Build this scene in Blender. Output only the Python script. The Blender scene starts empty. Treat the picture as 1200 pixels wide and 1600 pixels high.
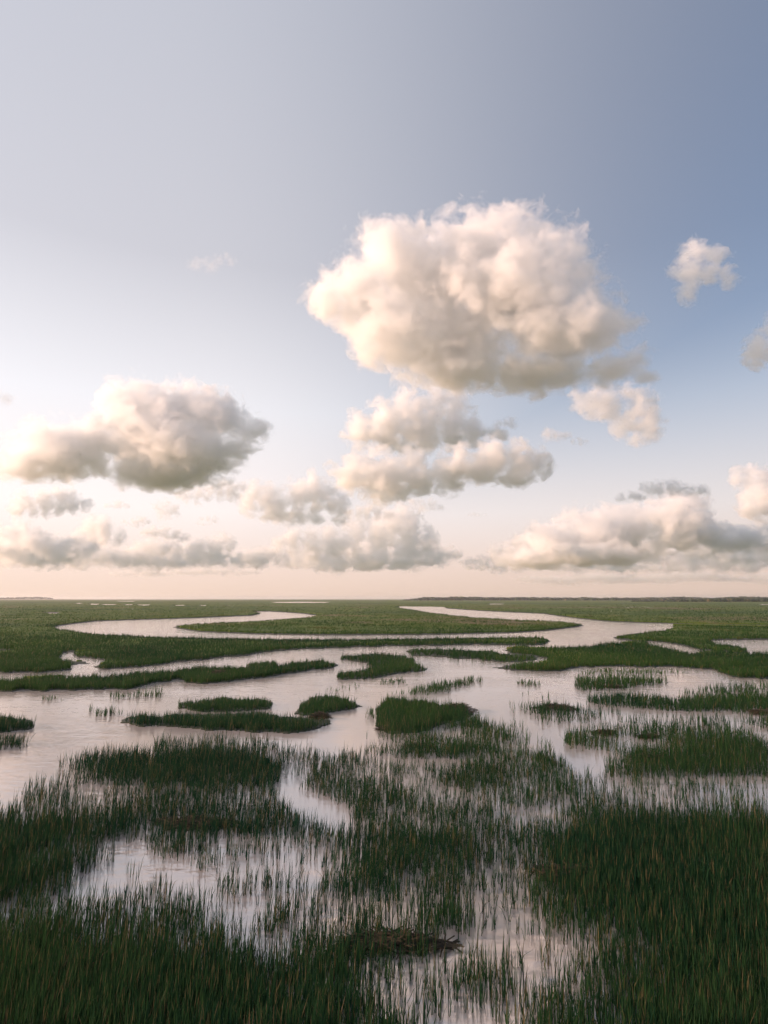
import bpy, math, random
import numpy as np
from mathutils import Vector, Matrix, noise

# ------------------------------------------------------------------ camera, sky, sun, exposure
scene = bpy.context.scene
rad = math.radians
W, H, F = 1200.0, 1600.0, 933.33          # photograph's pixel frame and focal length in its pixels
CAM_H = 9.0                               # a low lookout over the marsh
HORIZON = 936.0
PITCH = math.atan((HORIZON - H/2)/F)
cam_data = bpy.data.cameras.new("camera")
cam = bpy.data.objects.new("camera", cam_data)
scene.collection.objects.link(cam)
cam.location = (0, 0, CAM_H)
cam.rotation_euler = (math.pi/2 + PITCH, 0, 0)
cam_data.sensor_fit = 'HORIZONTAL'
cam_data.sensor_width = 36.0
cam_data.lens = 28.0
cam_data.clip_start = 0.1
cam_data.clip_end = 90000.0
scene.camera = cam

SUN_EL, SUN_AZ = 13.0, -92.0              # azimuth from the view axis (+Y), negative = to the left
world = bpy.data.worlds.new("World"); scene.world = world
world.use_nodes = True
wn = world.node_tree.nodes; wl = world.node_tree.links
wn.clear()
def wnode(t, **k):
    n = wn.new(t)
    for a, b in k.items(): setattr(n, a, b)
    return n
sky = wnode('ShaderNodeTexSky', sky_type='NISHITA', sun_disc=False)
sky.sun_elevation = rad(SUN_EL); sky.sun_rotation = rad(SUN_AZ)
sky.altitude = 0; sky.air_density = 1.0; sky.dust_density = 2.0; sky.ozone_density = 1.5
# thin bright veil of high cirrus and low haze mixed over the blue, thicker to the left and towards the horizon
tc = wnode('ShaderNodeTexCoord')
sep = wnode('ShaderNodeSeparateXYZ'); wl.new(tc.outputs['Generated'], sep.inputs[0])
mr_el = wnode('ShaderNodeMapRange'); mr_el.inputs[1].default_value = 0.0; mr_el.inputs[2].default_value = 1.0
wl.new(sep.outputs['Z'], mr_el.inputs[0])
ramp = wnode('ShaderNodeValToRGB')
wl.new(mr_el.outputs[0], ramp.inputs[0])
VEIL = [(0.0, (0.60, 0.45, 0.365)), (0.05, (0.65, 0.51, 0.445)), (0.14, (0.71, 0.63, 0.605)), (0.30, (0.62, 0.605, 0.625)), (0.5, (0.43, 0.425, 0.46)), (1.0, (0.34, 0.36, 0.42))]
while len(ramp.color_ramp.elements) < len(VEIL): ramp.color_ramp.elements.new(0.5)
for e, (p, c) in zip(ramp.color_ramp.elements, VEIL): e.position = p; e.color = (*c, 1)
# side factor: how far left of the view axis
side = wnode('ShaderNodeMapRange'); side.inputs[1].default_value = 0.62; side.inputs[2].default_value = -0.3
side.inputs[3].default_value = 0.0; side.inputs[4].default_value = 1.0; side.interpolation_type = 'SMOOTHSTEP'
wl.new(sep.outputs['X'], side.inputs[0])
low = wnode('ShaderNodeMapRange'); low.inputs[1].default_value = 0.46; low.inputs[2].default_value = 0.06
low.inputs[3].default_value = 0.0; low.inputs[4].default_value = 1.0; low.interpolation_type = 'SMOOTHSTEP'
wl.new(sep.outputs['Z'], low.inputs[0])
mx = wnode('ShaderNodeMath', operation='MAXIMUM'); wl.new(side.outputs[0], mx.inputs[0]); wl.new(low.outputs[0], mx.inputs[1])
fac = wnode('ShaderNodeMapRange'); fac.inputs[3].default_value = 0.25; fac.inputs[4].default_value = 0.94
wl.new(mx.outputs[0], fac.inputs[0])
# the veil is lit brighter on the sun's side
br = wnode('ShaderNodeMapRange'); br.inputs[1].default_value = 0.7; br.inputs[2].default_value = -0.9
br.inputs[3].default_value = 0.74; br.inputs[4].default_value = 1.06
wl.new(sep.outputs['X'], br.inputs[0])
vm = wnode('ShaderNodeVectorMath', operation='SCALE'); wl.new(ramp.outputs[0], vm.inputs[0]); wl.new(br.outputs[0], vm.inputs[3])
SKY_STRENGTH = 0.10
vm2 = wnode('ShaderNodeVectorMath', operation='SCALE'); wl.new(vm.outputs[0], vm2.inputs[0]); vm2.inputs[3].default_value = 1.0/SKY_STRENGTH
skyt = wnode('ShaderNodeMix', data_type='RGBA', blend_type='MULTIPLY'); skyt.inputs[0].default_value = 1.0
wl.new(sky.outputs[0], skyt.inputs[6]); skyt.inputs[7].default_value = (0.66, 0.82, 0.98, 1)
mixs = wnode('ShaderNodeMix', data_type='RGBA')
wl.new(fac.outputs[0], mixs.inputs[0]); wl.new(skyt.outputs[2], mixs.inputs[6]); wl.new(vm2.outputs[0], mixs.inputs[7])
bg = wnode('ShaderNodeBackground'); bg.inputs[1].default_value = SKY_STRENGTH
wl.new(mixs.outputs[2], bg.inputs[0])
wo = wnode('ShaderNodeOutputWorld'); wl.new(bg.outputs[0], wo.inputs[0])

sd = bpy.data.lights.new("sun", 'SUN'); sd.energy = 4.4; sd.angle = rad(0.6); sd.color = (1.0, 0.655, 0.465)
sun = bpy.data.objects.new("sun", sd); scene.collection.objects.link(sun)
_a, _e = rad(SUN_AZ), rad(SUN_EL)
sun_dir = Vector((math.sin(_a)*math.cos(_e), math.cos(_a)*math.cos(_e), math.sin(_e)))   # towards the sun
sun.rotation_euler = sun_dir.to_track_quat('Z', 'Y').to_euler()

scene.view_settings.view_transform = 'Standard'
scene.view_settings.look = 'None'
scene.view_settings.exposure = 0.72
scene.view_settings.gamma = 1.0
cy = scene.cycles
cy.use_denoising = True
cy.max_bounces = 24; cy.volume_bounces = 11; cy.transparent_max_bounces = 64
cy.diffuse_bounces = 3; cy.glossy_bounces = 3; cy.transmission_bounces = 3
cy.volume_step_rate = 0.3; cy.volume_max_steps = 512
cy.use_adaptive_sampling = True; cy.adaptive_threshold = 0.035
cy.caustics_reflective = False; cy.caustics_refractive = False
cy.sample_clamp_indirect = 6.0

rng = np.random.default_rng(11)
random.seed(11)

def ray(x, y):
    """direction through photograph pixel (x, y)"""
    u, v = (x - W/2)/F, (H/2 - y)/F
    c, s = math.cos(PITCH), math.sin(PITCH)
    return Vector((u, c - v*s, s + v*c))
def at(x, y, D):
    """the point at horizontal forward distance D seen at pixel (x, y)"""
    d = ray(x, y)
    return Vector((0, 0, CAM_H)) + d*(D/d.y)
def tag(o, label=None, cat=None, group=None, kind=None):
    if label: o['label'] = label
    if cat: o['category'] = cat
    if group: o['group'] = group
    if kind: o['kind'] = kind
    return o
def mat_new(name):
    m = bpy.data.materials.new(name); m.use_nodes = True
    m.node_tree.nodes.clear()
    return m, m.node_tree.nodes, m.node_tree.links
# ------------------------------------------------------------------ where grass stands: outlines surveyed on the ground plane
X0, X1, Y0, Y1, SUB = -400, 1600, 936.0, 1640.0, 4       # chart of the marsh, in pixels of the view
NX, NY = X1-X0, int((Y1-Y0)*SUB)
def raster(poly):
    """even-odd scanline fill of a chart polygon"""
    m = np.zeros((NY, NX), bool)
    P = np.array(poly, float); Q = np.roll(P, -1, 0)
    r0 = max(0, int((P[:, 1].min()-Y0)*SUB)); r1 = min(NY, int((P[:, 1].max()-Y0)*SUB)+2)
    for r in range(r0, r1):
        y = Y0 + (r+0.5)/SUB
        hit = (P[:, 1] <= y) != (Q[:, 1] <= y)
        if not hit.any(): continue
        a, b = P[hit], Q[hit]
        xs = np.sort(a[:, 0] + (y-a[:, 1])*(b[:, 0]-a[:, 0])/(b[:, 1]-a[:, 1]))
        for i in range(0, len(xs)-1, 2):
            c0, c1 = int(np.clip(xs[i]-X0, 0, NX)), int(np.clip(xs[i+1]-X0, 0, NX))
            m[r, c0:c1] = True
    return m
UPPER = [(-400,936),(1600,936),(1600,979),(1200,976.3),(1100,975),(1055,973.5),(1000,972),(950,970),(900,965),(870,961),(850,958),(760,954),(700,950),(690,948),(627,947.3),(623,948.6),(650,953),(690,959),(740,964),(800,967.5),(860,969.5),(895,972),(914,976),(900,979),(850,985),(800,988),(700,990.5),(600,991.5),(500,991.5),(400,990),(310,986),(290,982.5),(270,979),(285,976),(305,974),(350,972),(400,970),(440,967),(480,964),(500,961),(475,958),(450,956),(420,954.6),(395,955),(411,957.5),(395,961),(300,965),(200,968),(150,970),(115,974),(92,977),(82,981),
 (115,985),(140,989),(180,991),(240,994),(320,996),(400,997),(480,998),(560,998),(650,997),(700,996),(800,995),(840,994.5),(855,997),(864,1001.5),(852,1006.5),(800,1008),(770,1007),(740,1006.5),(700,1008),(600,1010),(560,1011),(500,1013),(450,1016),(410,1020),(370,1025),(340,1028),(300,1032),(280,1035),(230,1040),(190,1044.5),(150,1044),(146,1040),(165,1035),(210,1032),(160,1030),(124,1027),(118,1024),(122,1021),(148,1019),(108,1017.5),(100,1020),(95,1027),(60,1030),(-400,1029)]
PONDS = [(425,515,940.9,.7),(600,640,946,.25),(67,99,956.9,.9),(-60,35,960,.8),(38,55,958.5,.3),(140,154,943.6,.5),(118,128,942.5,.3),(160,182,944.2,.4),(195,207,944.4,.4),(214,236,944.8,.5),(271,291,945.3,.4),(185,210,939.4,.3),(310,325,945.5,.3),(352,362,946,.3),(968,1028,948.2,.45),(1050,1071,957,.7),(1075,1085,951,.3),(1180,1260,944,.4),(760,790,943.5,.3),(905,925,953,.25),(-200,-120,950,.6)]
MEADOWS = [
 ('left_strip', [(-400,1031),(0,1031),(95,1030),(120,1033),(142,1034.5),(112,1038),(118,1045),(95,1048),(60,1050),(-400,1052)]),
 ('bank', [(-400,1064),(0,1062),(60,1058),(150,1056),(200,1053),(260,1048),(285,1045),(300,1043),(360,1042),(384,1041),(386,1035),(400,1033),(430,1033),(433,1040),(460,1034),(500,1031),(520,1034),(529,1038),(515,1044),(480,1049),(430,1055),(400,1060),(350,1066),(320,1068),(290,1067),(278,1062),(266,1060),(262,1064),(240,1067),(230,1070),(200,1076),(100,1079),(-400,1080)]),
 ('right', [(783,1015),(800,1011),(850,1011),(900,1010),(940,1006.5),(985,1002.5),(1005,1004),(1040,1011),(1060,1016),(1090,1020),(1120,1020),(1200,1021),(1600,1022),(1600,1046),(1200,1045),(1150,1044),(1120,1046),(1080,1044),(1030,1041),(980,1041),(905,1041),(880,1048),(820,1048),(790,1045),(772,1041),(820,1036),(850,1034),(861,1030),(840,1025),(800,1021)]),
 ('right_point', [(957,995),(975,991),(1000,988),(1040,984),(1056,980),(1048,976.5),(1070,976),(1200,978.5),(1600,981),(1600,1000),(1200,999),(1140,999),(1108,1001),(1120,1005),(1150,1008),(1165,1013),(1170,1018),(1120,1018),(1090,1014),(1070,1009),(1040,1004),(1000,1001.5),(985,1000),(965,998)]),
 ('right_back', [(1115,1046),(1600,1049),(1600,1064),(1200,1060),(1150,1058),(1130,1054)]),
]
HOLES = [[(362,1047),(398,1044),(402,1047),(380,1049)], [(-20,1015),(22,1014.5),(24,1017),(-20,1018)]]
# (outline, density, height, label) of every separate grass island
ISLANDS = [
 ([(628,1018),(640,1015),(690,1013),(740,1014),(770,1017),(800,1022),(830,1024),(838,1028),(830,1032),(800,1034),(760,1032),(700,1027),(650,1024)], 1.0, .8, 'long low grass island right of centre with a tapering tail on each side'),
 ([(525,1057),(530,1052),(560,1048),(575,1043),(579,1038),(560,1033),(533,1030),(540,1024),(570,1020),(600,1021),(635,1024),(650,1031),(655,1038),(668,1044),(655,1048),(620,1053),(600,1057),(570,1060),(545,1061),(528,1060)], 1.0, .8, 'hook shaped grass island in mid channel at the centre of the marsh'),
 ([(463,1113),(465,1106),(475,1098),(490,1089),(510,1087),(540,1092),(560,1097),(562,1103),(550,1108),(520,1113),(500,1116),(475,1116)], 1.0, .8, 'compact rounded grass clump standing alone in open water below the hook shaped island'),
 ([(277,1106),(280,1099),(305,1096),(320,1091),(360,1090),(400,1090),(425,1093),(430,1101),(420,1106),(380,1110),(340,1111),(300,1110)], 1.0, .75, 'narrow oblong grass island parallel to and behind a longer one'),
 ([(185,1129),(190,1122),(220,1118),(260,1116),(300,1116),(350,1114),(400,1112),(425,1113),(440,1119),(480,1120),(512,1123),(518,1130),(500,1138),(460,1145),(420,1145),(370,1142),(330,1140),(280,1137),(220,1134),(190,1132)], .8, .8, 'longest of the free standing grass islands with thin straggling ends'),
 ([(-80,1120),(0,1119),(20,1118),(45,1124),(58,1132),(50,1138),(20,1141),(0,1143),(-80,1144)], .75, .8, 'grass clump cut by the left edge of the view, the thicker of two there'),
 ([(-60,1151),(0,1151),(35,1149),(55,1153),(50,1162),(30,1168),(0,1172),(-60,1172)], .4, .75, 'sparse reed clump at the left edge in front of a thicker clump'),
 ([(58,1093),(75,1087),(95,1087),(106,1091),(95,1095),(70,1096)], .55, .55, 'tiny grass tuft alone in open water left of the other tufts'),
 ([(152,1087),(175,1080),(210,1078),(245,1076),(260,1079),(256,1088),(220,1091),(180,1090)], .4, .75, 'thin row of reeds in front of the long left bank'),
 ([(126,1106),(140,1100),(150,1104),(195,1108),(197,1117),(165,1119),(150,1117),(133,1110)], .35, .7, 'scattered reed tuft in open water left of the oblong island'),
 ([(500,1077),(525,1070),(560,1068),(564,1073),(540,1078)], .3, .5, 'faint patch of short reeds just below the hook shaped island'),
 ([(588,1069),(592,1062),(610,1060),(635,1060),(641,1066),(610,1070)], .35, .55, 'short sparse reed patch right behind a longer diagonal reed bed'),
 ([(600,1079),(640,1076),(660,1069),(700,1062),(720,1058),(755,1058),(758,1064),(730,1069),(710,1075),(690,1083),(640,1084),(605,1083)], .6, .75, 'diagonal reed bed rising to the right in mid water'),
 ([(893,1068),(900,1056),(950,1055),(1000,1056),(1045,1058),(1040,1067),(1000,1073),(950,1079),(910,1078),(895,1074)], .7, .8, 'oblong reed island on the right with sunlit water along its front'),
 ([(803,1071),(808,1061),(840,1060),(852,1065),(840,1072)], .3, .6, 'small loose reed tuft left of the oblong right hand island'),
 ([(890,1053),(930,1044),(1000,1044),(1060,1047),(1072,1051),(1040,1054),(950,1054)], .4, .6, 'thin reed fringe between the big right bank and the oblong reed island'),
 ([(905,1093),(920,1086),(950,1084),(1000,1085),(1050,1088),(1100,1086),(1150,1083),(1200,1082),(1600,1080),(1600,1117),(1200,1114),(1170,1112),(1100,1112),(1060,1111),(1000,1106),(960,1104),(920,1100)], .62, .8, 'long ragged reed island running off the right edge of the view'),
 ([(580,1107),(600,1098),(605,1090),(640,1090),(665,1092),(685,1100),(720,1103),(742,1112),(725,1122),(700,1128),(690,1134),(650,1144),(610,1146),(586,1134),(593,1116)], .95, .85, 'thick dark grass island in front of the diagonal reed bed'),
 ([(568,1116),(575,1108),(590,1105),(594,1118),(580,1124)], .4, .7, 'little reed tuft touching the left side of the thick dark island'),
]
# loose reeds nobody could count: (outline, density, height)
LOOSE = [
 ([(792,1104),(797,1096),(830,1096),(880,1099),(905,1103),(950,1104),(1000,1112),(1060,1115),(1180,1118),(1600,1120),(1600,1135),(1000,1132),(900,1130),(845,1128),(838,1117),(800,1108)], .34, .75),
 ([(880,1150),(920,1132),(1000,1128),(1100,1124),(1600,1122),(1600,1215),(930,1215),(960,1180),(900,1165)], .24, .8),
 ([(1000,1165),(1080,1145),(1180,1128),(1600,1122),(1600,1215),(960,1215)], .13, .85),
 ([(570,1150),(600,1140),(700,1124),(745,1114),(765,1128),(800,1142),(840,1152),(862,1165),(885,1185),(870,1195),(560,1180)], .36, .8),
 ([(690,1128),(745,1114),(765,1128),(800,1140),(850,1156),(880,1180),(700,1180)], .25, .8),
 ([(235,1168),(250,1152),(330,1146),(420,1150),(450,1160),(470,1185),(240,1190)], .22, .8),
 ([(430,1165),(490,1160),(520,1180),(500,1215),(430,1215)], .17, .8),
 ([(805,1090),(830,1080),(870,1082),(860,1092)], .07, .5),
 ([(865,1160),(890,1143),(930,1140),(950,1152),(900,1168)], .3, .7),
 ([(1055,1086),(1090,1072),(1140,1070),(1200,1066),(1600,1064),(1600,1085)], .26, .7),
 ([(1010,1100),(1060,1080),(1130,1076),(1200,1080),(1190,1100)], .10, .7),
 ([(720,1150),(800,1120),(860,1160)], .05, .7),
]
# the near marsh: the front edge of the picture and on down towards the lookout
NEAR = [(-400,1300),(-100,1290),(20,1240),(60,1205),(82,1194),(100,1184),(140,1172),(165,1166),(200,1168),(240,1174),(300,1166),(350,1168),(400,1170),(440,1184),(452,1215),(480,1215),(486,1192),(520,1174),(560,1166),(600,1168),(650,1162),(700,1165),(780,1158),(850,1168),(885,1184),(900,1204),(960,1195),(1040,1192),(1120,1170),(1200,1150),(1600,1140),(1600,1640),(-400,1640)]
NEAR_POOLS = [[(440,1196),(462,1215),(500,1240),(560,1268),(520,1290),(470,1270),(430,1235)]]
H_PX = F*CAM_H
def base_dist(y): return CAM_H/np.tan(np.arctan((y-H/2)/F) - PITCH)           # along the ground, forward
def world_xy(x, y):
    """chart pixel -> ground point (z = 0)"""
    v = (H/2 - y)/F; u = (x - W/2)/F
    c, s = math.cos(PITCH), math.sin(PITCH)
    t = CAM_H/-(s + v*c)
    return u*t, (c - v*s)*t
def hpx(y, h): return h*F/np.maximum(world_xy(600.0, y)[1], 1)*1.0
def chart(m, x, y):
    """is a chart point inside the mask; outlines wander a little, as grass edges do"""
    k = np.clip((y-985)/30, 0, 1)
    if np.any(k > 0):
        q = fbm(x*1.0, y*3.0, 26.0, 3, 12); x, y = x + 9*k*fbm(x*1.0, y*3.0, 20.0, 3, 11), y + k*(2.2*q + np.clip((y-1040)/60, 0, 1)*1.8*q)
    r = ((y-Y0)*SUB).astype(int); c = (x-X0).astype(int)
    ok = (r >= 0) & (r < NY) & (c >= 0) & (c < NX)
    return m[np.clip(r, 0, NY-1), np.clip(c, 0, NX-1)] & ok
def fbm(x, y, s, octv=4, seed=0.0):
    """cheap vectorised value noise, about -1..1"""
    out = np.zeros_like(x); a = 1.0; tot = 0
    for o in range(octv):
        xx, yy = x/s + seed*17.3 + o*5.1, y/s + seed*9.7 + o*3.3
        xi, yi = np.floor(xx), np.floor(yy); fx, fy = xx-xi, yy-yi
        fx, fy = fx*fx*(3-2*fx), fy*fy*(3-2*fy)
        def hh(a_, b_):
            v = np.sin(a_*127.1 + b_*311.7 + seed*3.7)*43758.5453
            return v - np.floor(v)
        v = (hh(xi, yi)*(1-fx)+hh(xi+1, yi)*fx)*(1-fy) + (hh(xi, yi+1)*(1-fx)+hh(xi+1, yi+1)*fx)*fy
        out += a*(v*2-1); tot += a; a *= .5; s = s/2
    return out/tot
upper = raster(UPPER)
for (a, b, y, t) in PONDS:
    r = np.arange(NY)/SUB + Y0; c = np.arange(NX) + X0
    k = (((c[None]-(a+b)/2)/((b-a)/2))**2 + ((r[:, None]-y)/t)**2) < 1
    upper &= ~k
meadow = upper.copy()
for nm, p in MEADOWS: meadow |= raster(p)
for p in HOLES: meadow &= ~raster(p)
near = raster(NEAR)
for p in NEAR_POOLS: near &= ~raster(p)

# ------------------------------------------------------------------ materials of the marsh
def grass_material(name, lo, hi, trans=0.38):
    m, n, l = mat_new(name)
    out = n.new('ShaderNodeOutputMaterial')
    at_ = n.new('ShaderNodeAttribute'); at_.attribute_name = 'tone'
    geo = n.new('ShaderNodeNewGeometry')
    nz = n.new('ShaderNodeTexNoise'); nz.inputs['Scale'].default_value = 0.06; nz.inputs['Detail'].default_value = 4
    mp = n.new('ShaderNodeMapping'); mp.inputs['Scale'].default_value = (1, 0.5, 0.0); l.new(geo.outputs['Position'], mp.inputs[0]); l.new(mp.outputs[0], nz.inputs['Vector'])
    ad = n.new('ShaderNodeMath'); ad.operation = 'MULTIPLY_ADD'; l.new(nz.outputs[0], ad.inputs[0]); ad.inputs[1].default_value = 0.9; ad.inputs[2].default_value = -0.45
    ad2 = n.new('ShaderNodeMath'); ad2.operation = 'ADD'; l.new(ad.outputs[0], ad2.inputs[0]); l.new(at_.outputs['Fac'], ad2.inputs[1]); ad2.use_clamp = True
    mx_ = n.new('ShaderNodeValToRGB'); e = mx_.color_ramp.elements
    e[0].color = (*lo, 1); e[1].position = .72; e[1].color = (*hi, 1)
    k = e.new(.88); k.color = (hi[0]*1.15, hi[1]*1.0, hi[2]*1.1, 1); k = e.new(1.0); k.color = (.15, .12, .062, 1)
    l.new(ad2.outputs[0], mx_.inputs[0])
    bs = n.new('ShaderNodeBsdfPrincipled'); bs.inputs['Roughness'].default_value = 0.55; bs.inputs['Specular IOR Level'].default_value = 0.04
    l.new(mx_.outputs[0], bs.inputs['Base Color'])
    tr = n.new('ShaderNodeBsdfTranslucent'); l.new(mx_.outputs[0], tr.inputs[0])
    ms = n.new('ShaderNodeMixShader'); ms.inputs[0].default_value = trans
    l.new(bs.outputs[0], ms.inputs[1]); l.new(tr.outputs[0], ms.inputs[2]); l.new(ms.outputs[0], out.inputs[0])
    return m
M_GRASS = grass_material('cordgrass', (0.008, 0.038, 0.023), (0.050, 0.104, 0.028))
M_MASS = grass_material('cordgrass_mass', (0.020, 0.052, 0.010), (0.088, 0.126, 0.014), trans=0.0)
def ground_material():
    m, n, l = mat_new('marsh_mud'); out = n.new('ShaderNodeOutputMaterial')
    geo = n.new('ShaderNodeNewGeometry'); nz = n.new('ShaderNodeTexNoise'); nz.inputs['Scale'].default_value = 1.3; nz.inputs['Detail'].default_value = 6
    l.new(geo.outputs['Position'], nz.inputs['Vector'])
    r = n.new('ShaderNodeValToRGB'); l.new(nz.outputs[0], r.inputs[0])
    r.color_ramp.elements[0].position = .35; r.color_ramp.elements[0].color = (0.012, 0.020, 0.012, 1)
    r.color_ramp.elements[1].position = .7; r.color_ramp.elements[1].color = (0.035, 0.042, 0.020, 1)
    bs = n.new('ShaderNodeBsdfPrincipled'); bs.inputs['Roughness'].default_value = .75
    l.new(r.outputs[0], bs.inputs['Base Color']); l.new(bs.outputs[0], out.inputs[0])
    bp = n.new('ShaderNodeBump'); bp.inputs['Distance'].default_value = .1; l.new(nz.outputs[0], bp.inputs['Height']); l.new(bp.outputs[0], bs.inputs['Normal'])
    return m
def water_material():
    m, n, l = mat_new('tidal_water'); out = n.new('ShaderNodeOutputMaterial')
    geo = n.new('ShaderNodeNewGeometry')
    def nz(sx, sy, scale, det, rough=.55):
        mp = n.new('ShaderNodeMapping'); mp.inputs['Scale'].default_value = (sx, sy, 1); mp.inputs['Rotation'].default_value = (0, 0, 0.25)
        l.new(geo.outputs['Position'], mp.inputs[0])
        z = n.new('ShaderNodeTexNoise'); z.inputs['Scale'].default_value = scale; z.inputs['Detail'].default_value = det; z.inputs['Roughness'].default_value = rough
        l.new(mp.outputs[0], z.inputs['Vector']); return z
    a = nz(.7, 1.3, 1.5, 3, .5); b = nz(.5, 1.0, .12, 3); c = nz(.4, 1.4, .5, 2)
    # gusts: ripples stand where the breeze touches the water
    mr = n.new('ShaderNodeMapRange'); mr.inputs[1].default_value = .35; mr.inputs[2].default_value = .65; mr.inputs[3].default_value = .35; mr.inputs[4].default_value = 1.0
    l.new(b.outputs[0], mr.inputs[0])
    mu = n.new('ShaderNodeMath'); mu.operation = 'MULTIPLY'; l.new(a.outputs[0], mu.inputs[0]); l.new(mr.outputs[0], mu.inputs[1])
    ad = n.new('ShaderNodeMath'); ad.operation = 'MULTIPLY_ADD'; l.new(c.outputs[0], ad.inputs[0]); ad.inputs[1].default_value = .5; l.new(mu.outputs[0], ad.inputs[2])
    bp = n.new('ShaderNodeBump'); bp.inputs['Strength'].default_value = 1.0; bp.inputs['Distance'].default_value = WAVE
    l.new(ad.outputs[0], bp.inputs['Height'])
    bs = n.new('ShaderNodeBsdfPrincipled'); bs.inputs['Base Color'].default_value = (0.38, 0.335, 0.315, 1)
    bs.inputs['Roughness'].default_value = 0.06; bs.inputs['IOR'].default_value = 4.0
    l.new(bp.outputs[0], bs.inputs['Normal']); l.new(bs.outputs[0], out.inputs[0])
    return m
WAVE = 0.042

def mesh_obj(name, V, Fq, mat, tone=None):
    """V (n,3), Fq (m,k) int: one mesh from arrays"""
    me = bpy.data.meshes.new(name)
    k = Fq.shape[1]
    me.vertices.add(len(V)); me.vertices.foreach_set('co', np.ascontiguousarray(V, np.float32).ravel())
    me.loops.add(Fq.size); me.loops.foreach_set('vertex_index', np.ascontiguousarray(Fq, np.int32).ravel())
    me.polygons.add(len(Fq)); me.polygons.foreach_set('loop_start', np.arange(0, Fq.size, k, dtype=np.int32))
    if tone is not None:
        at_ = me.attributes.new('tone', 'FLOAT', 'POINT'); at_.data.foreach_set('value', np.ascontiguousarray(tone, np.float32))
    me.materials.append(mat); me.update(calc_edges=True)
    o = bpy.data.objects.new(name, me); scene.collection.objects.link(o)
    return o

# water: one sheet out to the horizon
ws = 19000
water = mesh_obj('water', np.array([(-ws, -300, 0), (ws, -300, 0), (ws, ws, 0), (-ws, ws, 0)], float), np.array([[0, 1, 2, 3]]), water_material())
tag(water, kind='structure')
# bed below the water
bed = mesh_obj('creek_bed', np.array([(-ws, -300, -1.2), (ws, -300, -1.2), (ws, ws, -1.2), (-ws, ws, -1.2)], float), np.array([[0, 1, 2, 3]]), ground_material())
tag(bed, kind='structure')

def grid_rows(ya, yb, n, power=1.0):
    t = np.linspace(0, 1, n)**power
    return ya + (yb-ya)*t
def heightfield(name, mask, ys, step, hi, lo, rough, mat, shift=0.8, front=3.0, rim=0.0):
    """a ground sheet following a chart mask; hi / lo are heights in and out of it"""
    xs = np.arange(X0+2, X1-2, step, float)
    gx, gy = np.meshgrid(xs, ys)
    m = chart(mask, gx, gy) & chart(mask, gx, np.maximum(gy - hpx(gy, shift), Y0+.3))
    if rim: m |= chart(mask, gx, gy-rim) & (gy > 950)
    else: m &= chart(mask, gx, gy + front*np.clip((gy-985)/15, 0, 1)) & chart(mask, gx+front, gy) & chart(mask, gx-front, gy)
    wx, wy = world_xy(gx, gy)
    z = np.where(m, hi(gy) + rough*fbm(wx, wy, 9.0, 4, 2), lo)
    V = np.stack([wx, wy, z], -1).reshape(-1, 3)
    r, c = gx.shape
    i = np.arange(r*c).reshape(r, c)
    q = np.stack([i[:-1, :-1], i[:-1, 1:], i[1:, 1:], i[1:, :-1]], -1).reshape(-1, 4)[:, ::-1]
    mm = m.reshape(-1)
    keep = mm[q].any(1)
    q = q[keep]
    used, inv = np.unique(q, return_inverse=True)
    tn = (0.45 + 0.25*np.clip((wy-80)/150, 0, 1) + 0.55*fbm(wx*.5, wy*0.5, 30.0, 5, 5) + .35*fbm(wx*.4, wy, 160., 3, 5)).reshape(-1)[used]  # tone lightens with distance; the darker near side is partly painted cloud shadow
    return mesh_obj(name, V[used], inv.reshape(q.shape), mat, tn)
allm = meadow.copy(); 
solid = meadow.copy()
for p, d, h, lab in ISLANDS:
    if d >= .75: solid |= raster(p)
ground = heightfield('marsh_ground', solid, np.concatenate([grid_rows(944, 1000, 140), grid_rows(1000.5, 1638, 420)]), 2.0, lambda y: 0.05 + 0*y, -0.9, 0.03, ground_material(), shift=.7, rim=1.3)
tag(ground, kind='structure')
far = heightfield('far_marsh_grass', meadow, np.concatenate([936.15 + np.geomspace(.03, 4, 60), grid_rows(940.3, 984, 170), grid_rows(984.5, 1080, 190)]), 2.0,
                  lambda y: 0.42 + 0.22*np.clip((948-y)/8, 0, 1) - 0.22*np.clip((y-975)/40, 0, 1), -0.5, 0.14, M_MASS, shift=.75)
tag(far, 'even green salt marsh grass spreading to the horizon', 'grass', kind='stuff')

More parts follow.
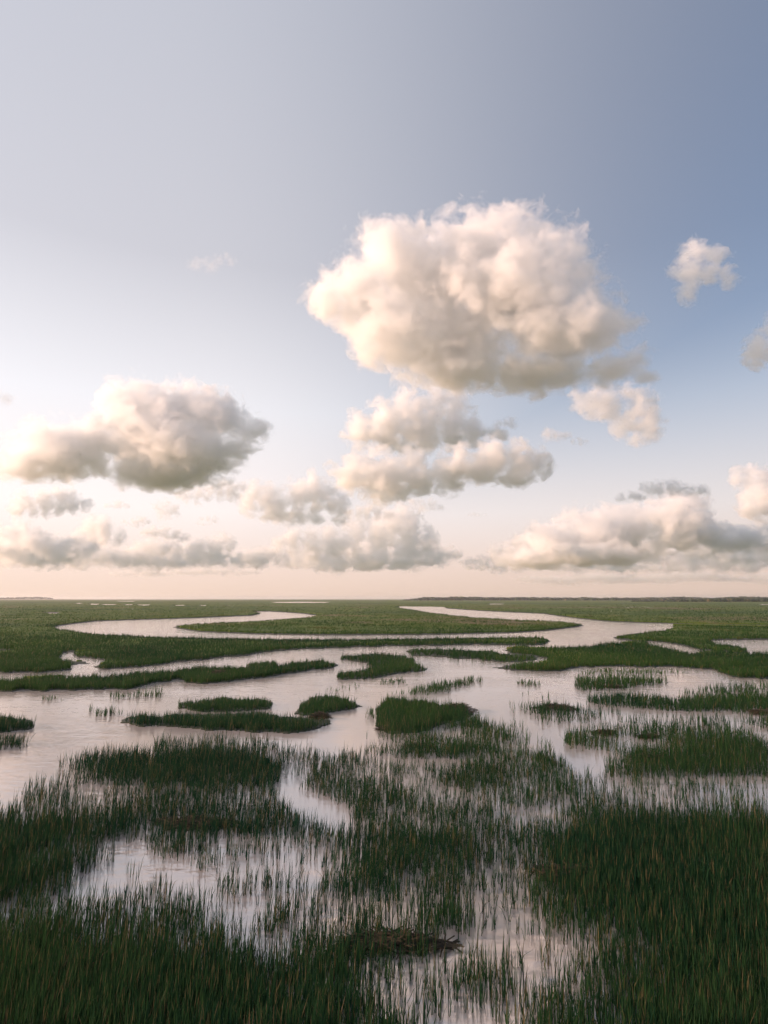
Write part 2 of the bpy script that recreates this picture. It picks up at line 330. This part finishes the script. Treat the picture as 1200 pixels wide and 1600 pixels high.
# ------------------------------------------------------------------ blades
def sample(mask, ya, yb, per_px, h, xa=X0+5, xb=X1-5, soft=0.0, seed=0):
    """random rooted points of a chart mask: n per square pixel of the view"""
    r = np.random.default_rng(seed)
    n = int((xb-xa)*(yb-ya)*per_px)
    x = r.uniform(xa, xb, n); y = r.uniform(ya, yb, n)
    hp = hpx(y, h)
    ok = chart(mask, x + r.normal(0, 1, n)*soft, y + r.normal(0, 1, n)*soft*.4)
    ok &= chart(mask, x, y - hp*r.uniform(.35, .8, n)) | (y - hp < Y0+.5)
    return x[ok], y[ok]
def blades(name, x, y, h, mat=None, seed=0, clump=0.0, wide=1.0, lean=.16):
    """three-leaf plants rooted at chart points; width grows a little with distance so far ones stay leaf-like masses"""
    r = np.random.default_rng(seed+7)
    wx, wy = world_xy(x, y)
    n = len(x)
    pat = fbm(wx, wy, 7.0, 3, 3)
    hh = h*(0.86 + 0.30*pat + 0.20*r.normal(0, 1, n)).clip(.35, 1.5)
    dist = np.hypot(wx, wy)
    px = dist/F
    V, T, Q = [], [], []
    for leaf in range(3):
        ang = r.uniform(0, 2*math.pi, n)
        ln = lean*r.uniform(.3, 1.8, n)*(0.5 if leaf == 0 else 1.3)*np.where(r.uniform(0, 1, n) < .12, 3.0, 1.0)
        dx, dy = np.cos(ang)*ln*hh + 0.05*hh, np.sin(ang)*ln*hh
        Ht = hh*(1.0 if leaf == 0 else r.uniform(.5, .9, n))
        w = np.maximum(0.012*wide, 0.42*px)*r.uniform(.7, 1.3, n)
        face = r.uniform(-0.9, 0.9, n)
        sx, sy = np.cos(face)*w, np.sin(face)*w
        ox = wx + r.normal(0, 1, n)*np.maximum(.03, px*.6)*(leaf > 0); oy = wy + r.normal(0, 1, n)*.04*(leaf > 0)
        z0 = -0.05
        pts = [(ox-sx*.5, oy-sy*.5, np.full(n, z0)), (ox+sx*.5, oy+sy*.5, np.full(n, z0)),
               (ox+dx*.4+sx*.5, oy+dy*.4+sy*.5, Ht*.6), (ox+dx*.4-sx*.5, oy+dy*.4-sy*.5, Ht*.6),
               (ox+dx, oy+dy, Ht)]
        P = np.stack([np.stack(p, -1) for p in pts], 1)
        V.append(P.reshape(-1, 3))
        tn = 0.30 + 0.42*np.clip((dist-50)/150, -.3, 1) + 0.50*fbm(wx*.5, wy*1.0, 24.0, 4, 8) + 0.13*r.normal(0, 1, n)  # nearer plants coloured darker, partly painting in cloud shadow over the near marsh
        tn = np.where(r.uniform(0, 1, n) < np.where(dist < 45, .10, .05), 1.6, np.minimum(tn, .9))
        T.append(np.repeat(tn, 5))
    V = np.concatenate(V); T = np.concatenate(T)
    k = len(V)//5; b = np.arange(k)*5
    tri = np.concatenate([np.stack([b, b+1, b+2], -1), np.stack([b, b+2, b+3], -1), np.stack([b+3, b+2, b+4], -1)])
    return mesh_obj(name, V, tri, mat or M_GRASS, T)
nb = 0
far_poly = upper
for name, mask, ya, yb, per, h, lab in [
    ('marsh_grass', meadow, 939, 985, 1.6, .85, 'dense green marsh grass around the winding creek in the middle distance'),
    ('marsh_grass', meadow, 985, 1085, .95, .85, 'dense dark marsh grass on the long banks nearer the lookout')]:
    x, y = sample(mask, ya, yb, per, h, seed=int(ya))
    o = blades(name, x, y, h, seed=int(ya)); nb += len(x)
    tag(o, lab, 'grass', kind='stuff')
for i, (p, d, h, lab) in enumerate(ISLANDS):
    m_ = raster(p); P = np.array(p)
    x, y = sample(m_, P[:, 1].min()-3, P[:, 1].max()+3, .62*d, h, P[:, 0].min()-8, P[:, 0].max()+8, soft=3.0 if d > .7 else 5.0, seed=i+50)
    o = blades('grass_island', x, y, h, seed=i+50); nb += len(x)  # one grass island per outline, built of separate blades
    tag(o, lab, 'grass island', 'grass islands in the open water')
xs_, ys_ = [], []
for i, (p, d, h) in enumerate(LOOSE):
    m_ = raster(p); P = np.array(p)
    x, y = sample(m_, P[:, 1].min(), P[:, 1].max()+3, .55*d, h, P[:, 0].min()-8, P[:, 0].max()+8, soft=6.0, seed=i+90)
    wx, wy = world_xy(x, y); k = fbm(wx, wy, 3.2, 3, 4) + np.random.default_rng(i).uniform(-.35, .35, len(x)) > -0.12
    xs_.append(x[k]); ys_.append(y[k])
x = np.concatenate(xs_); y = np.concatenate(ys_)
o = blades('loose_reeds', x, y, .8, seed=91); nb += len(x)
tag(o, 'loose reeds standing apart in shallow water with the sky showing between them', 'reeds', kind='stuff')
def near_cover(x, y):
    """0..1: how thickly the near grass stands; drifts into open shallows"""
    wx, wy = world_xy(x, y)
    c = 0.52 + 1.05*fbm(wx*0.8, wy, 7.5, 3, 6) + 0.35*fbm(wx, wy, 1.6, 3, 9)
    right = np.clip((x-880)/60, 0, 1)*np.clip((1300-y)/80, 0, 1)          # the right hand shallows hold only scattered stems
    return np.clip(c, 0.0, 1)*np.clip((y-1150)/40, .45, 1)*(1-.7*right)
xs_, ys_ = [], []
for ya, yb, per, sd_ in ((1150, 1230, .42, 33), (1230, 1400, .27, 34), (1400, 1638, .17, 35)):
    x, y = sample(near, ya, yb, per, .8, soft=7, seed=sd_)
    k = np.random.default_rng(sd_).uniform(0, 1, len(x)) < near_cover(x, y)**1.3
    xs_.append(x[k]); ys_.append(y[k])
x, y = np.concatenate(xs_), np.concatenate(ys_)
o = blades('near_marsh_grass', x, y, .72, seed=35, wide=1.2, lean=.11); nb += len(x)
tag(o, 'tall dark green marsh grass nearest the lookout, thinning into open shallows', 'grass', kind='stuff')
print('BLADES', nb)
# ------------------------------------------------------------------ clouds: closed cauliflower hulls filled with scattering vapour
def ico(sub):
    import bmesh
    bm = bmesh.new(); bmesh.ops.create_icosphere(bm, subdivisions=sub, radius=1.0)
    v = np.array([p.co[:] for p in bm.verts]); f = np.array([[q.index for q in p.verts] for p in bm.faces]); bm.free()
    return v, f
ICO = ico(2)
def cloud_material(name, dens, core, g=0.25, col=(0.966, 0.971, 0.992), seed=0, size=1.0, amp=1.5, edge=0.30, bias=0.16):
    """vapour thick inside the lobes (core: rows x, y, z, rx, ry, rz in cloud units), frayed by noise towards their skin"""
    m, n, l = mat_new(name)
    out = n.new('ShaderNodeOutputMaterial'); pv = n.new('ShaderNodeVolumeScatter')
    pv.inputs['Color'].default_value = (*col, 1)
    pv.inputs['Anisotropy'].default_value = g
    tx = n.new('ShaderNodeTexCoord')
    last = None
    for (x, y, z, rx, ry, rz) in core:
        mp = n.new('ShaderNodeMapping'); mp.vector_type = 'TEXTURE'
        mp.inputs['Location'].default_value = (x, y, z); mp.inputs['Scale'].default_value = (rx, ry, rz)
        l.new(tx.outputs['Object'], mp.inputs[0])
        ln = n.new('ShaderNodeVectorMath'); ln.operation = 'LENGTH'; l.new(mp.outputs[0], ln.inputs[0])
        if last is None: last = ln.outputs['Value']
        else:
            mn = n.new('ShaderNodeMath'); mn.operation = 'SMOOTH_MIN'; mn.inputs[2].default_value = 0.25
            l.new(last, mn.inputs[0]); l.new(ln.outputs['Value'], mn.inputs[1]); last = mn.outputs[0]
    mp = n.new('ShaderNodeMapping'); l.new(tx.outputs['Object'], mp.inputs[0])
    mp.inputs['Location'].default_value = (seed*3.1, seed*1.7, seed*2.3); mp.inputs['Scale'].default_value = (1, 1, 1.2)
    nz = n.new('ShaderNodeTexNoise'); nz.inputs['Scale'].default_value = 1.0/(30.0*size); nz.inputs['Detail'].default_value = 5.0
    nz.inputs['Roughness'].default_value = 0.66; nz.inputs['Distortion'].default_value = 0.4; l.new(mp.outputs[0], nz.inputs['Vector'])
    ma = n.new('ShaderNodeMath'); ma.operation = 'MULTIPLY_ADD'        # (noise*amp) - distance
    l.new(nz.outputs[0], ma.inputs[0]); ma.inputs[1].default_value = amp
    neg = n.new('ShaderNodeMath'); neg.operation = 'MULTIPLY'; neg.inputs[1].default_value = -1; l.new(last, neg.inputs[0])
    l.new(neg.outputs[0], ma.inputs[2])
    mr = n.new('ShaderNodeMapRange'); mr.inputs[1].default_value = amp*0.5 - 1.0 - bias; mr.inputs[2].default_value = amp*0.5 - 1.0 - bias + edge
    mr.inputs[3].default_value = 0.0; mr.inputs[4].default_value = dens
    l.new(ma.outputs[0], mr.inputs[0]); l.new(mr.outputs[0], pv.inputs['Density'])
    l.new(pv.outputs[0], out.inputs['Volume'])
    return m
def bake_cloud(name, sph, voxel, disp, loc, scale, mat):
    """sph: rows (x, y, z, rx, ry, rz) in cloud units; union them, roughen, return an object"""
    v, f = ICO
    V = (v[None]*sph[:, None, 3:6] + sph[:, None, 0:3]).reshape(-1, 3)
    Fc = (f[None] + (np.arange(len(sph))*len(v))[:, None, None]).reshape(-1, 3)
    me = bpy.data.meshes.new(name); me.from_pydata(V.tolist(), [], Fc.tolist()); me.update()
    o = bpy.data.objects.new(name, me); scene.collection.objects.link(o)
    r = o.modifiers.new("a", 'REMESH'); r.mode = 'VOXEL'; r.voxel_size = voxel
    for i, (size, strength, depth) in enumerate(disp):
        t = bpy.data.textures.new(name, 'CLOUDS'); t.noise_scale = size; t.noise_depth = depth; t.noise_basis = 'ORIGINAL_PERLIN'
        d = o.modifiers.new("d%d" % i, 'DISPLACE'); d.texture = t; d.strength = strength; d.mid_level = 0.5; d.texture_coords = 'LOCAL'
        if i == 0 and len(disp) > 1:
            r2 = o.modifiers.new("b", 'REMESH'); r2.mode = 'VOXEL'; r2.voxel_size = voxel
    dg = bpy.context.evaluated_depsgraph_get()
    me2 = bpy.data.meshes.new_from_object(o.evaluated_get(dg)); me2.name = name
    o.modifiers.clear(); o.data = me2; bpy.data.meshes.remove(me)
    me2.materials.clear(); me2.materials.append(mat)
    o.location = loc; o.scale = (scale,)*3
    return o
def cloud(label, D, blobs, soft=7.0, thick=1.0, group='cumulus clouds in the evening sky', name='cloud', seed=0, voxel=None, rough=1.0, wisp=1.0, core=True):
    """blobs: (px, py, rx, ry) in photograph pixels at forward distance D; soft = optical mean free path in pixels"""
    rs = np.random.default_rng(seed + 100)
    cy0 = sum(b[1] for b in blobs)/len(blobs)
    # break every traced oval into irregular lobes
    ov = list(blobs); blobs = []
    for (px, py, rx, ry) in ov:
        n = int(np.clip(round(1.5*rx/ry), 1, 5)) if len(ov) < 9 else 1
        if n == 1: blobs.append((px, py, rx*rs.uniform(.9, 1.05), ry*rs.uniform(.9, 1.05))); continue
        for i in range(n):
            t = (-1 + (2*i+1)/n)*0.80 + rs.uniform(-.12, .12)
            env = math.sqrt(max(.08, 1-t*t)); q = env*rs.uniform(.62, 1.12)
            blobs.append((px + t*rx, py + ry*rs.uniform(-.10, .35)*(1-env*.5), max(rx/n*rs.uniform(1.0, 1.45), ry*q*.8), ry*q))
        t = rs.uniform(-.5, .4); blobs.append((px + t*rx, py - ry*.35, rx*.36, ry*rs.uniform(.6, .8)))
    up = 1.32 if cy0 < 755 else 1.5
    blobs = [(b[0], b[1], b[2]*1.24, b[3]*up) for b in blobs]
    cx = sum(b[0] for b in blobs)/len(blobs); cyy = sum(b[1] for b in blobs)/len(blobs)
    c0 = at(cx, cyy, D); S = D/F                     # metres per unit
    rows = []; core_rows = []
    ext = max(b[0]+b[2] for b in blobs) - min(b[0]-b[2] for b in blobs)
    small = min(max(min(b[2], b[3]) for b in blobs)/30.0, 1.0)
    for (px, py, rx, ry) in blobs:
        R = (at(px, py, D) - c0)/S
        dep = 0.75*rx*thick
        yo = rs.uniform(-0.35, 0.35)*rx*thick
        rows.append((R.x, R.y+yo, R.z, rx, dep, ry))
        core_rows.append((R.x, R.y+yo, R.z, rx, dep, ry))
        # puffs on the surface, two generations, few on the flat base
        n1 = int(18 + rx*0.25)
        for _ in range(n1):
            d = rs.normal(size=3); d /= np.linalg.norm(d)
            if d[2] < -0.35: d[2] *= 0.5
            q = rs.uniform(0.22, 0.42)*min(rx, ry*1.3)
            p = np.array((R.x, R.y+yo, R.z)) + d*np.array((rx, dep, ry))*rs.uniform(0.8, 1.0)
            rows.append((*p, q*1.1, q, q*0.85))
            for _k in range(5):
                e = rs.normal(size=3); e /= np.linalg.norm(e)
                if e[2] < -0.2: e[2] *= -0.3
                if e @ d < 0: e = -e
                q2 = q*rs.uniform(0.3, 0.5)
                rows.append((*(p + e*q*rs.uniform(0.85, 1.05)), q2, q2, q2*0.9))
    nsize = float(np.clip(np.mean([b[3] for b in blobs])/42.0, 0.22, 1.25))
    sph = np.array(rows)
    vox = voxel or float(np.clip(ext/120.0, 0.7, 2.6))
    disp = [(18*nsize*wisp, 22*nsize*rough, 2), (6.0*nsize, 6*nsize*rough, 3)]
    mat = cloud_material('vapour', 1.2/(soft*S), core_rows, seed=seed, size=nsize, amp=2.8, edge=1.0, bias=-0.14)
    o = bake_cloud(name, sph, vox, disp, c0, S, mat)
    tag(o, label, 'cloud', group)
    return o
CL = []
def C(label, D, soft, blobs, **k): CL.append(cloud(label, D, blobs, soft=soft, seed=len(CL), **k))
C('largest cumulus cloud, cream on the left and grey below, high in the sky', 2800, 9,
  [(512,470,30,36),(560,455,76,62),(610,520,68,60),(680,425,110,60),(700,515,105,68),(800,465,110,80),(870,535,95,52),(860,430,70,45),(770,380,120,45),(925,500,48,50),(955,583,55,22),(1010,590,34,8),(720,565,90,34),(830,580,90,28),(620,400,70,50)])
C('wide two tiered cumulus cloud with pink edges on the left of the sky', 4200, 7,
  [(90,705,75,44),(45,722,50,30),(20,735,30,16),(145,690,45,40),(205,640,50,46),(270,640,70,44),(335,650,55,40),(388,672,36,22),(290,705,90,38),(250,735,90,26),(340,715,42,28),(205,690,70,34),(240,675,70,30)])
C('rounded blue grey cloud directly below the largest cloud', 4700, 6,
  [(585,664,46,40),(625,650,46,46),(685,645,52,48),(725,672,46,30),(640,680,95,28),(770,678,30,14)])
C('long pink and grey cloud under the rounded blue grey one', 3500, 6,
  [(572,742,48,42),(625,745,60,46),(680,742,60,42),(735,732,56,38),(790,722,52,34),(832,724,32,26),(620,765,60,14)])
C('flat faint grey cloud hanging under the right end of the largest cloud', 3400, 10,
  [(925,626,44,26),(975,630,50,34),(988,662,40,30),(1000,690,22,14)])
C('small dark wisp of cloud left of the flat faint grey cloud', 3500, 12, [(868,680,26,12),(905,690,16,7)])
C('small dark scrap of cloud at the right end of the rounded blue grey one', 4650, 9, [(790,662,24,12),(775,675,18,10)])
C('peach cloud alone in the blue at the top right', 2600, 11, [(1085,425,42,28),(1130,430,28,22),(1072,460,20,22),(1100,395,40,26)])
C('bright peach cloud cut off by the right edge, above the others there', 2900, 7, [(1192,550,34,34),(1176,566,22,13),(1230,520,40,40)])
C('cream cloud stacked up at the right edge above the long low cloud', 5200, 6, [(1170,745,36,20),(1200,765,50,30),(1190,795,45,22)])
C('dark ragged cloud streak above the long low cloud on the right', 4800, 7, [(1040,765,45,13),(1088,767,28,11),(985,776,32,7),(1010,762,18,9)])
C('long low cumulus bank rising to a cream dome on the right', 6200, 6,
  [(870,848,62,30),(930,835,55,34),(990,825,50,34),(1045,815,52,34),(1100,838,60,22),(1165,842,55,18),(1240,840,60,26),(840,872,60,14),(930,868,90,14)])
C('pink cloud with a grey shoulder between the left cloud and the centre', 5600, 7, [(408,778,38,26),(445,782,34,26),(490,770,40,34),(515,795,38,22),(455,808,60,12)])
C('small slate blue cloud under the long pink and grey one', 5400, 9, [(570,800,36,12),(600,806,18,8)])
C('broad pale pink cloud low in the middle of the sky', 7400, 7,
  [(455,846,38,20),(515,848,44,26),(575,840,44,30),(625,820,42,34),(655,850,34,30),(600,876,85,13)])
C('small grey scrap of cloud above the broad pale pink one', 6000, 12, [(672,792,26,11),(650,785,16,8)])
C('oval grey cloud low on the left under the two tiered one', 6000, 7, [(75,780,50,18),(50,795,50,14),(105,790,44,15)])
C('small grey cloud bank right of the oval grey one, level with the pale band', 7600, 8, [(150,825,32,24),(170,840,24,18)])
C('long dull band of cloud at the far left above the horizon', 8200, 8, [(20,832,50,14),(40,855,80,20),(105,858,50,18)])
C('low pale band of cloud right of the long dull one', 9000, 9, [(165,872,60,14),(230,872,60,18),(270,880,40,10),(130,862,40,12)])
C('small dark flat based cloud over the low pale band', 7000, 8, [(240,832,26,12),(275,838,24,11)])
C('round pinkish cloud right of the small dark flat based one', 7600, 8, [(320,855,26,18),(348,848,22,18),(330,868,34,10)])
C('tiny dark scrap of cloud above the round pinkish one', 7200, 12, [(324,812,18,8),(312,818,10,5)])
C('thin grey tail of cloud beneath the right half of the two tiered one', 4800, 10, [(300,775,34,13),(345,768,34,16),(370,762,20,10)])
C('little peach puff beneath the two tiered cloud', 5400, 13, [(262,798,24,14),(250,790,14,10)])
C('small round pale cloud left of the broad pale pink one', 7800, 9, [(402,872,24,15),(420,866,14,10)])
C('small dark lens of cloud at the left end of the long low bank', 7600, 10, [(765,874,22,8),(735,877,22,6)])
C('small dark cloud below the right end of the long low bank', 7200, 10, [(1140,868,20,8),(1175,884,26,7)])
C('tiny pink puff just right of the largest cloud', 2700, 14, [(962,458,11,7)])
C('tiny thin wisp alone right of the broad pale pink cloud', 6400, 16, [(745,804,17,4)])
C('faint pink wisp high in the clear sky on the left', 2600, 45, [(318,415,24,18),(350,405,18,12)])
C('cream puff at the left edge above the two tiered cloud', 4000, 22, [(-8,622,30,13),(-45,610,40,20)])
C('thin wide cloud streak just above the horizon at the centre right', 11000, 12, [(1010,888,60,6),(930,885,50,6),(1080,886,40,5),(880,884,30,5)])
C('thin faint cloud streak just above the horizon left of centre', 11000, 14, [(300,893,60,6),(370,894,50,5),(220,896,60,5)])
C('pale pink veil of cloud low over the left horizon', 12500, 10, [(30,862,90,22),(150,870,100,20),(270,872,90,20),(365,876,60,14)])
C('pale pink veil of cloud low over the horizon in the middle', 12500, 10, [(430,868,60,16),(520,872,90,20),(630,870,80,20)])
C('pale mauve veil of cloud low over the right horizon', 12500, 10, [(790,880,70,14),(900,872,110,22),(1020,872,100,22),(1150,876,110,20)])
C('long faint cloud bank low at the centre right, just over the woods', 13500, 20, [(900,905,120,9),(1050,902,130,10),(1200,904,110,9)])
C('small loose cloud between the broad pale pink one and the round pale one', 8200, 12, [(450,812,30,12),(560,818,30,12)])
C('pinkish grey bank filling the sky between the pale band and the round pinkish cloud', 9800, 6, [(290,862,60,16),(345,872,50,12),(235,856,30,14)])
C('wide mauve bank behind the long dull band at the far left', 10400, 6, [(70,872,80,16),(20,850,60,20),(120,846,40,18)])
C('pale peach bank tucked behind the broad pale pink cloud', 9600, 6, [(500,875,60,14),(600,862,70,20),(680,866,40,14),(560,886,80,8)])
C('dull pink bank linking the long low bank with the right edge', 9400, 6, [(1100,862,80,12),(1190,868,60,14),(960,884,60,7),(880,868,50,12)])
C('soft pink lobe of cloud at the left end of the long low bank', 8400, 6, [(800,862,40,16),(835,845,34,18),(760,885,40,7)])
C('soft grey patch of cloud between the left cloud and the small dark flat based one', 7800, 8, [(180,790,26,8),(215,815,26,8)])
# ------------------------------------------------------------------ the far shore
def lumps(name, P, R, mat, seed=0):
    """many small rough crowns in one mass"""
    r = np.random.default_rng(seed)
    v, f = ico(2)
    k = len(P)
    vv = v[None]*(1 + 0.30*r.normal(0, 1, (k, len(v), 1)).clip(-1.5, 1.5))*R[:, None, :] + P[:, None, :]
    ff = f[None] + (np.arange(k)*len(v))[:, None, None]
    return mesh_obj(name, vv.reshape(-1, 3), ff.reshape(-1, 3), mat, np.repeat(r.uniform(0, 1, k), len(v)))
def plain(name, col, rough=.9):
    m, n, l = mat_new(name); out = n.new('ShaderNodeOutputMaterial'); bs = n.new('ShaderNodeBsdfPrincipled')
    geo = n.new('ShaderNodeNewGeometry'); nz = n.new('ShaderNodeTexNoise'); nz.inputs['Scale'].default_value = .05; nz.inputs['Detail'].default_value = 5
    l.new(geo.outputs['Position'], nz.inputs['Vector'])
    mx_ = n.new('ShaderNodeMix'); mx_.data_type = 'RGBA'; l.new(nz.outputs[0], mx_.inputs[0])
    mx_.inputs[6].default_value = (*[c*.75 for c in col], 1); mx_.inputs[7].default_value = (*[c*1.25 for c in col], 1)
    l.new(mx_.outputs[2], bs.inputs['Base Color']); bs.inputs['Roughness'].default_value = rough; bs.inputs['Specular IOR Level'].default_value = .1
    l.new(bs.outputs[0], out.inputs[0]); return m
M_TREE = grass_material('far_woods', (0.018, 0.030, 0.020), (0.040, 0.060, 0.030), trans=0.0)
def woods(name, label, xa, xb, D, top, n, depth, seed, fade=60, hv=.35):
    r = np.random.default_rng(seed)
    x = r.uniform(xa, xb, n); d = D + r.uniform(0, depth, n)
    big = top*(1 + hv*fbm(x, x*0, 40.0, 3, seed))*np.clip((x-xa)/fade, .25, 1)
    rad_ = r.uniform(.25, .45, n)*top
    X = (x-W/2)/F*d; P = np.stack([X, d, (big-rad_)*r.uniform(.35, 1.0, n)], -1)
    R = np.stack([rad_*1.5, rad_*1.5, rad_*1.0], -1)
    o = lumps(name, P, R, M_TREE, seed); tag(o, label, 'trees', kind='stuff'); return o
woods('far_treeline', 'dark wood stretching along the horizon on the right', 632, 1500, 3700, 21, 2600, 500, 1, fade=30)
woods('near_treeline', 'darker strip of woods in front of the far wood at the right end', 985, 1500, 1900, 11.5, 1300, 120, 2, fade=120, hv=.3)
def ridge(name, xa, xb, D, hts, depth, mat):
    n = 60; xs = np.linspace(xa, xb, n); hh = np.interp(xs, *zip(*hts))
    X = (xs-W/2)/F*D
    prof = [(0, -1), (depth*.15, .35), (depth*.5, 1), (depth, -1)]
    V = np.array([(x_, D+dy, h_*k if k > 0 else -2) for (dy, k) in prof for x_, h_ in zip(X*1, hh)])
    q = [(r_*n+i, r_*n+i+1, (r_+1)*n+i+1, (r_+1)*n+i) for r_ in range(3) for i in range(n-1)]
    return mesh_obj(name, V, np.array(q), mat)
tag(ridge('sandy_headland', -300, 300, 7200, [(-300, 12), (85, 9), (110, 5), (300, 3)], 500, plain('pale_sand', (.34, .27, .22))), kind='structure')
r_ = np.random.default_rng(5); n_ = 500
x_ = r_.uniform(-300, 86, n_); top_ = np.interp(x_, [-300, 20, 45, 60, 78, 86], [32, 26, 34, 38, 34, 20])
d_ = 7350 + r_.uniform(0, 250, n_)
P_ = np.stack([(x_-W/2)/F*d_, d_, top_*r_.uniform(.45, .85, n_)], -1); R_ = np.stack([r_.uniform(12, 26, n_), r_.uniform(12, 26, n_), r_.uniform(4, 8, n_)], -1)
tag(lumps('headland_scrub', P_, R_, plain('headland_scrub', (.07, .07, .055)), 6), 'low scrub covering the distant sandy headland at the left end of the horizon', 'scrub', kind='stuff')

# ------------------------------------------------------------------ mats of dead reeds drifted into the marsh
M_STRAW = grass_material('dead_reed', (0.018, 0.015, 0.011), (0.075, 0.058, 0.038), trans=0.0)
def wrack(px, py, w, hgt, label, seed, lift=.12):
    r = np.random.default_rng(seed)
    cx_, cy_ = world_xy(float(px), float(py)); cx2, _ = world_xy(float(px+w/2), float(py)); _, cya = world_xy(float(px), float(py-hgt/2))
    a, b = abs(cx2-cx_), abs(cya-cy_)
    n = int(260 + 110*a*b)
    th = r.uniform(0, 2*math.pi, n); q = np.sqrt(r.uniform(0, 1, n))*(1+.25*np.sin(3*th+seed))
    x = np.cos(th)*q*a; y = np.sin(th)*q*b
    L = r.uniform(.25, .9, n); an = r.normal(.12, .55, n); wd = r.uniform(.012, .03, n)
    z = lift*np.clip(1-q*q, .15, 1)*r.uniform(.4, 1.3, n) + .06; tl = r.normal(0, .10, n)
    dx, dy = np.cos(an)*L/2, np.sin(an)*L/2; nx, ny = -np.sin(an)*wd, np.cos(an)*wd
    P = np.stack([np.stack([x-dx-nx, y-dy-ny, z-tl*L], -1), np.stack([x+dx-nx, y+dy-ny, z+tl*L], -1), np.stack([x+dx+nx, y+dy+ny, z+tl*L+.015], -1), np.stack([x-dx+nx, y-dy+ny, z-tl*L+.015], -1)], 1)
    o = mesh_obj('reed_wrack', P.reshape(-1, 3), np.arange(4*n).reshape(n, 4), M_STRAW, np.repeat(r.uniform(0, 1, n), 4))
    o.location = (cx_, cy_, 0)
    return tag(o, label, 'reed debris', 'mats of dead reeds')
for i, a in enumerate([
    (715, 1112, 56, 9, 'dark mat of dead reeds on the right arm of the thick dark grass island', .45),
    (868, 1108, 60, 8, 'large dark reed mat at the left end of the lower right reed beds', .25),
    (957, 1074, 32, 3, 'thin dark reed mat along the front of the oblong reed island', .12),
    (945, 1147, 28, 5, 'dark dead reeds in sparse reeds left of a short straight mat', .15),
    (1012, 1153, 26, 2, 'short straight mat of dead reeds in the sparse reeds lower right', .12),
    (1015, 1188, 66, 8, 'broad tangled reed mat lowest on the right', .22),
    (1192, 1115, 40, 6, 'dark reed mat at the right edge under the long ragged island', .2),
    (606, 1141, 24, 4, 'small dark reed mat at the foot of the thick dark grass island', .15),
    (655, 1168, 40, 2, 'thin line of dead reeds in the near grass at the centre', .12),
    (500, 1124, 26, 3, 'dead reeds lying on the right tip of the longest free standing island', .4),
    (300, 1290, 120, 16, 'brown mat of dead reeds lying in the flooded gap at the lower left', .16),
    (905, 1370, 150, 20, 'brown tangle of dead reeds in the near grass at the lower right', .22),
    (610, 1480, 170, 26, 'long brown drift of dead reeds in the grass at the bottom centre', .2),
    (130, 1520, 140, 22, 'brown drift of dead reeds in the bottom left corner of the marsh', .2),
    (340, 1058, 36, 5, 'pale tangle of dead reeds on the long left bank', .6)]):
    wrack(*a[:5], seed=i+3, lift=a[5])

# ------------------------------------------------------------------ white wading birds far out in the marsh
def bird(px, py, face, label):
    import bmesh
    x, y = world_xy(float(px), float(py))
    me = bpy.data.meshes.new('wading_bird'); bm = bmesh.new()
    def chain(pts, seg=8):
        rings = []
        for i, (p, r) in enumerate(pts):
            a = Vector(pts[max(i-1, 0)][0]); b = Vector(pts[min(i+1, len(pts)-1)][0]); d = (b-a).normalized()
            u = d.cross(Vector((0, 1, 0.01))).normalized(); w = d.cross(u)
            rings.append([bm.verts.new(Vector(p) + (u*math.cos(t)+w*math.sin(t))*r) for t in [2*math.pi*k/seg for k in range(seg)]])
        for A, B in zip(rings, rings[1:]):
            for k in range(seg): bm.faces.new((A[k], A[(k+1) % seg], B[(k+1) % seg], B[k]))
        bm.faces.new(rings[0][::-1]); bm.faces.new(rings[-1])
    chain([((-.34, 0, .60), .02), ((-.22, 0, .66), .08), ((-.05, 0, .72), .13), ((.10, 0, .78), .10), ((.18, 0, .86), .045), ((.15, 0, .98), .028), ((.17, 0, 1.10), .026), ((.24, 0, 1.16), .034), ((.30, 0, 1.155), .018), ((.42, 0, 1.13), .004)])
    bm.to_mesh(me); bm.free(); me.materials.append(plain('white_plumage', (.78, .76, .72)))
    for p in me.polygons: p.use_smooth = True
    o = bpy.data.objects.new('wading_bird', me); scene.collection.objects.link(o); o.location = (x, y, 0.25); o.rotation_euler = (0, 0, face); o.scale = (1.25,)*3
    me2 = bpy.data.meshes.new('leg'); bm = bmesh.new()
    chain([((0, 0, -.3), .012), ((.01, 0, .30), .014), ((-.02, 0, .66), .02)], 6)
    bm.to_mesh(me2); bm.free(); me2.materials.append(plain('dark_leg', (.02, .02, .02)))
    for s in (-.05, .05):
        l_ = bpy.data.objects.new('leg', me2); scene.collection.objects.link(l_); l_.parent = o; l_.location = (0, s, 0)
    return tag(o, label, 'bird', 'white wading birds')
bird(955, 958, .3, 'white wading bird standing in the marsh on the right beyond the river')
bird(207, 954, 2.6, 'white wading bird standing in the marsh on the left behind the river loop')

# ------------------------------------------------------------------ the air over the marsh
def haze_box():
    L_ = 19500.0; z0, z1 = -2.3, 62.0
    V = np.array([(x, y, z) for z in (z0, z1) for x, y in ((-L_, -400), (L_, -400), (L_, L_), (-L_, L_))], float)
    Fq = np.array([(0, 3, 2, 1), (4, 5, 6, 7), (0, 1, 5, 4), (1, 2, 6, 5), (2, 3, 7, 6), (3, 0, 4, 7)])
    m, n, l = mat_new('evening_haze'); out = n.new('ShaderNodeOutputMaterial'); pv = n.new('ShaderNodeVolumePrincipled')
    pv.inputs['Color'].default_value = (0.93, 0.94, 1.0, 1); pv.inputs['Density'].default_value = 0.000055; pv.inputs['Anisotropy'].default_value = 0.3
    l.new(pv.outputs[0], out.inputs['Volume'])
    return tag(mesh_obj('haze', V, Fq, m), kind='stuff')
haze_box()
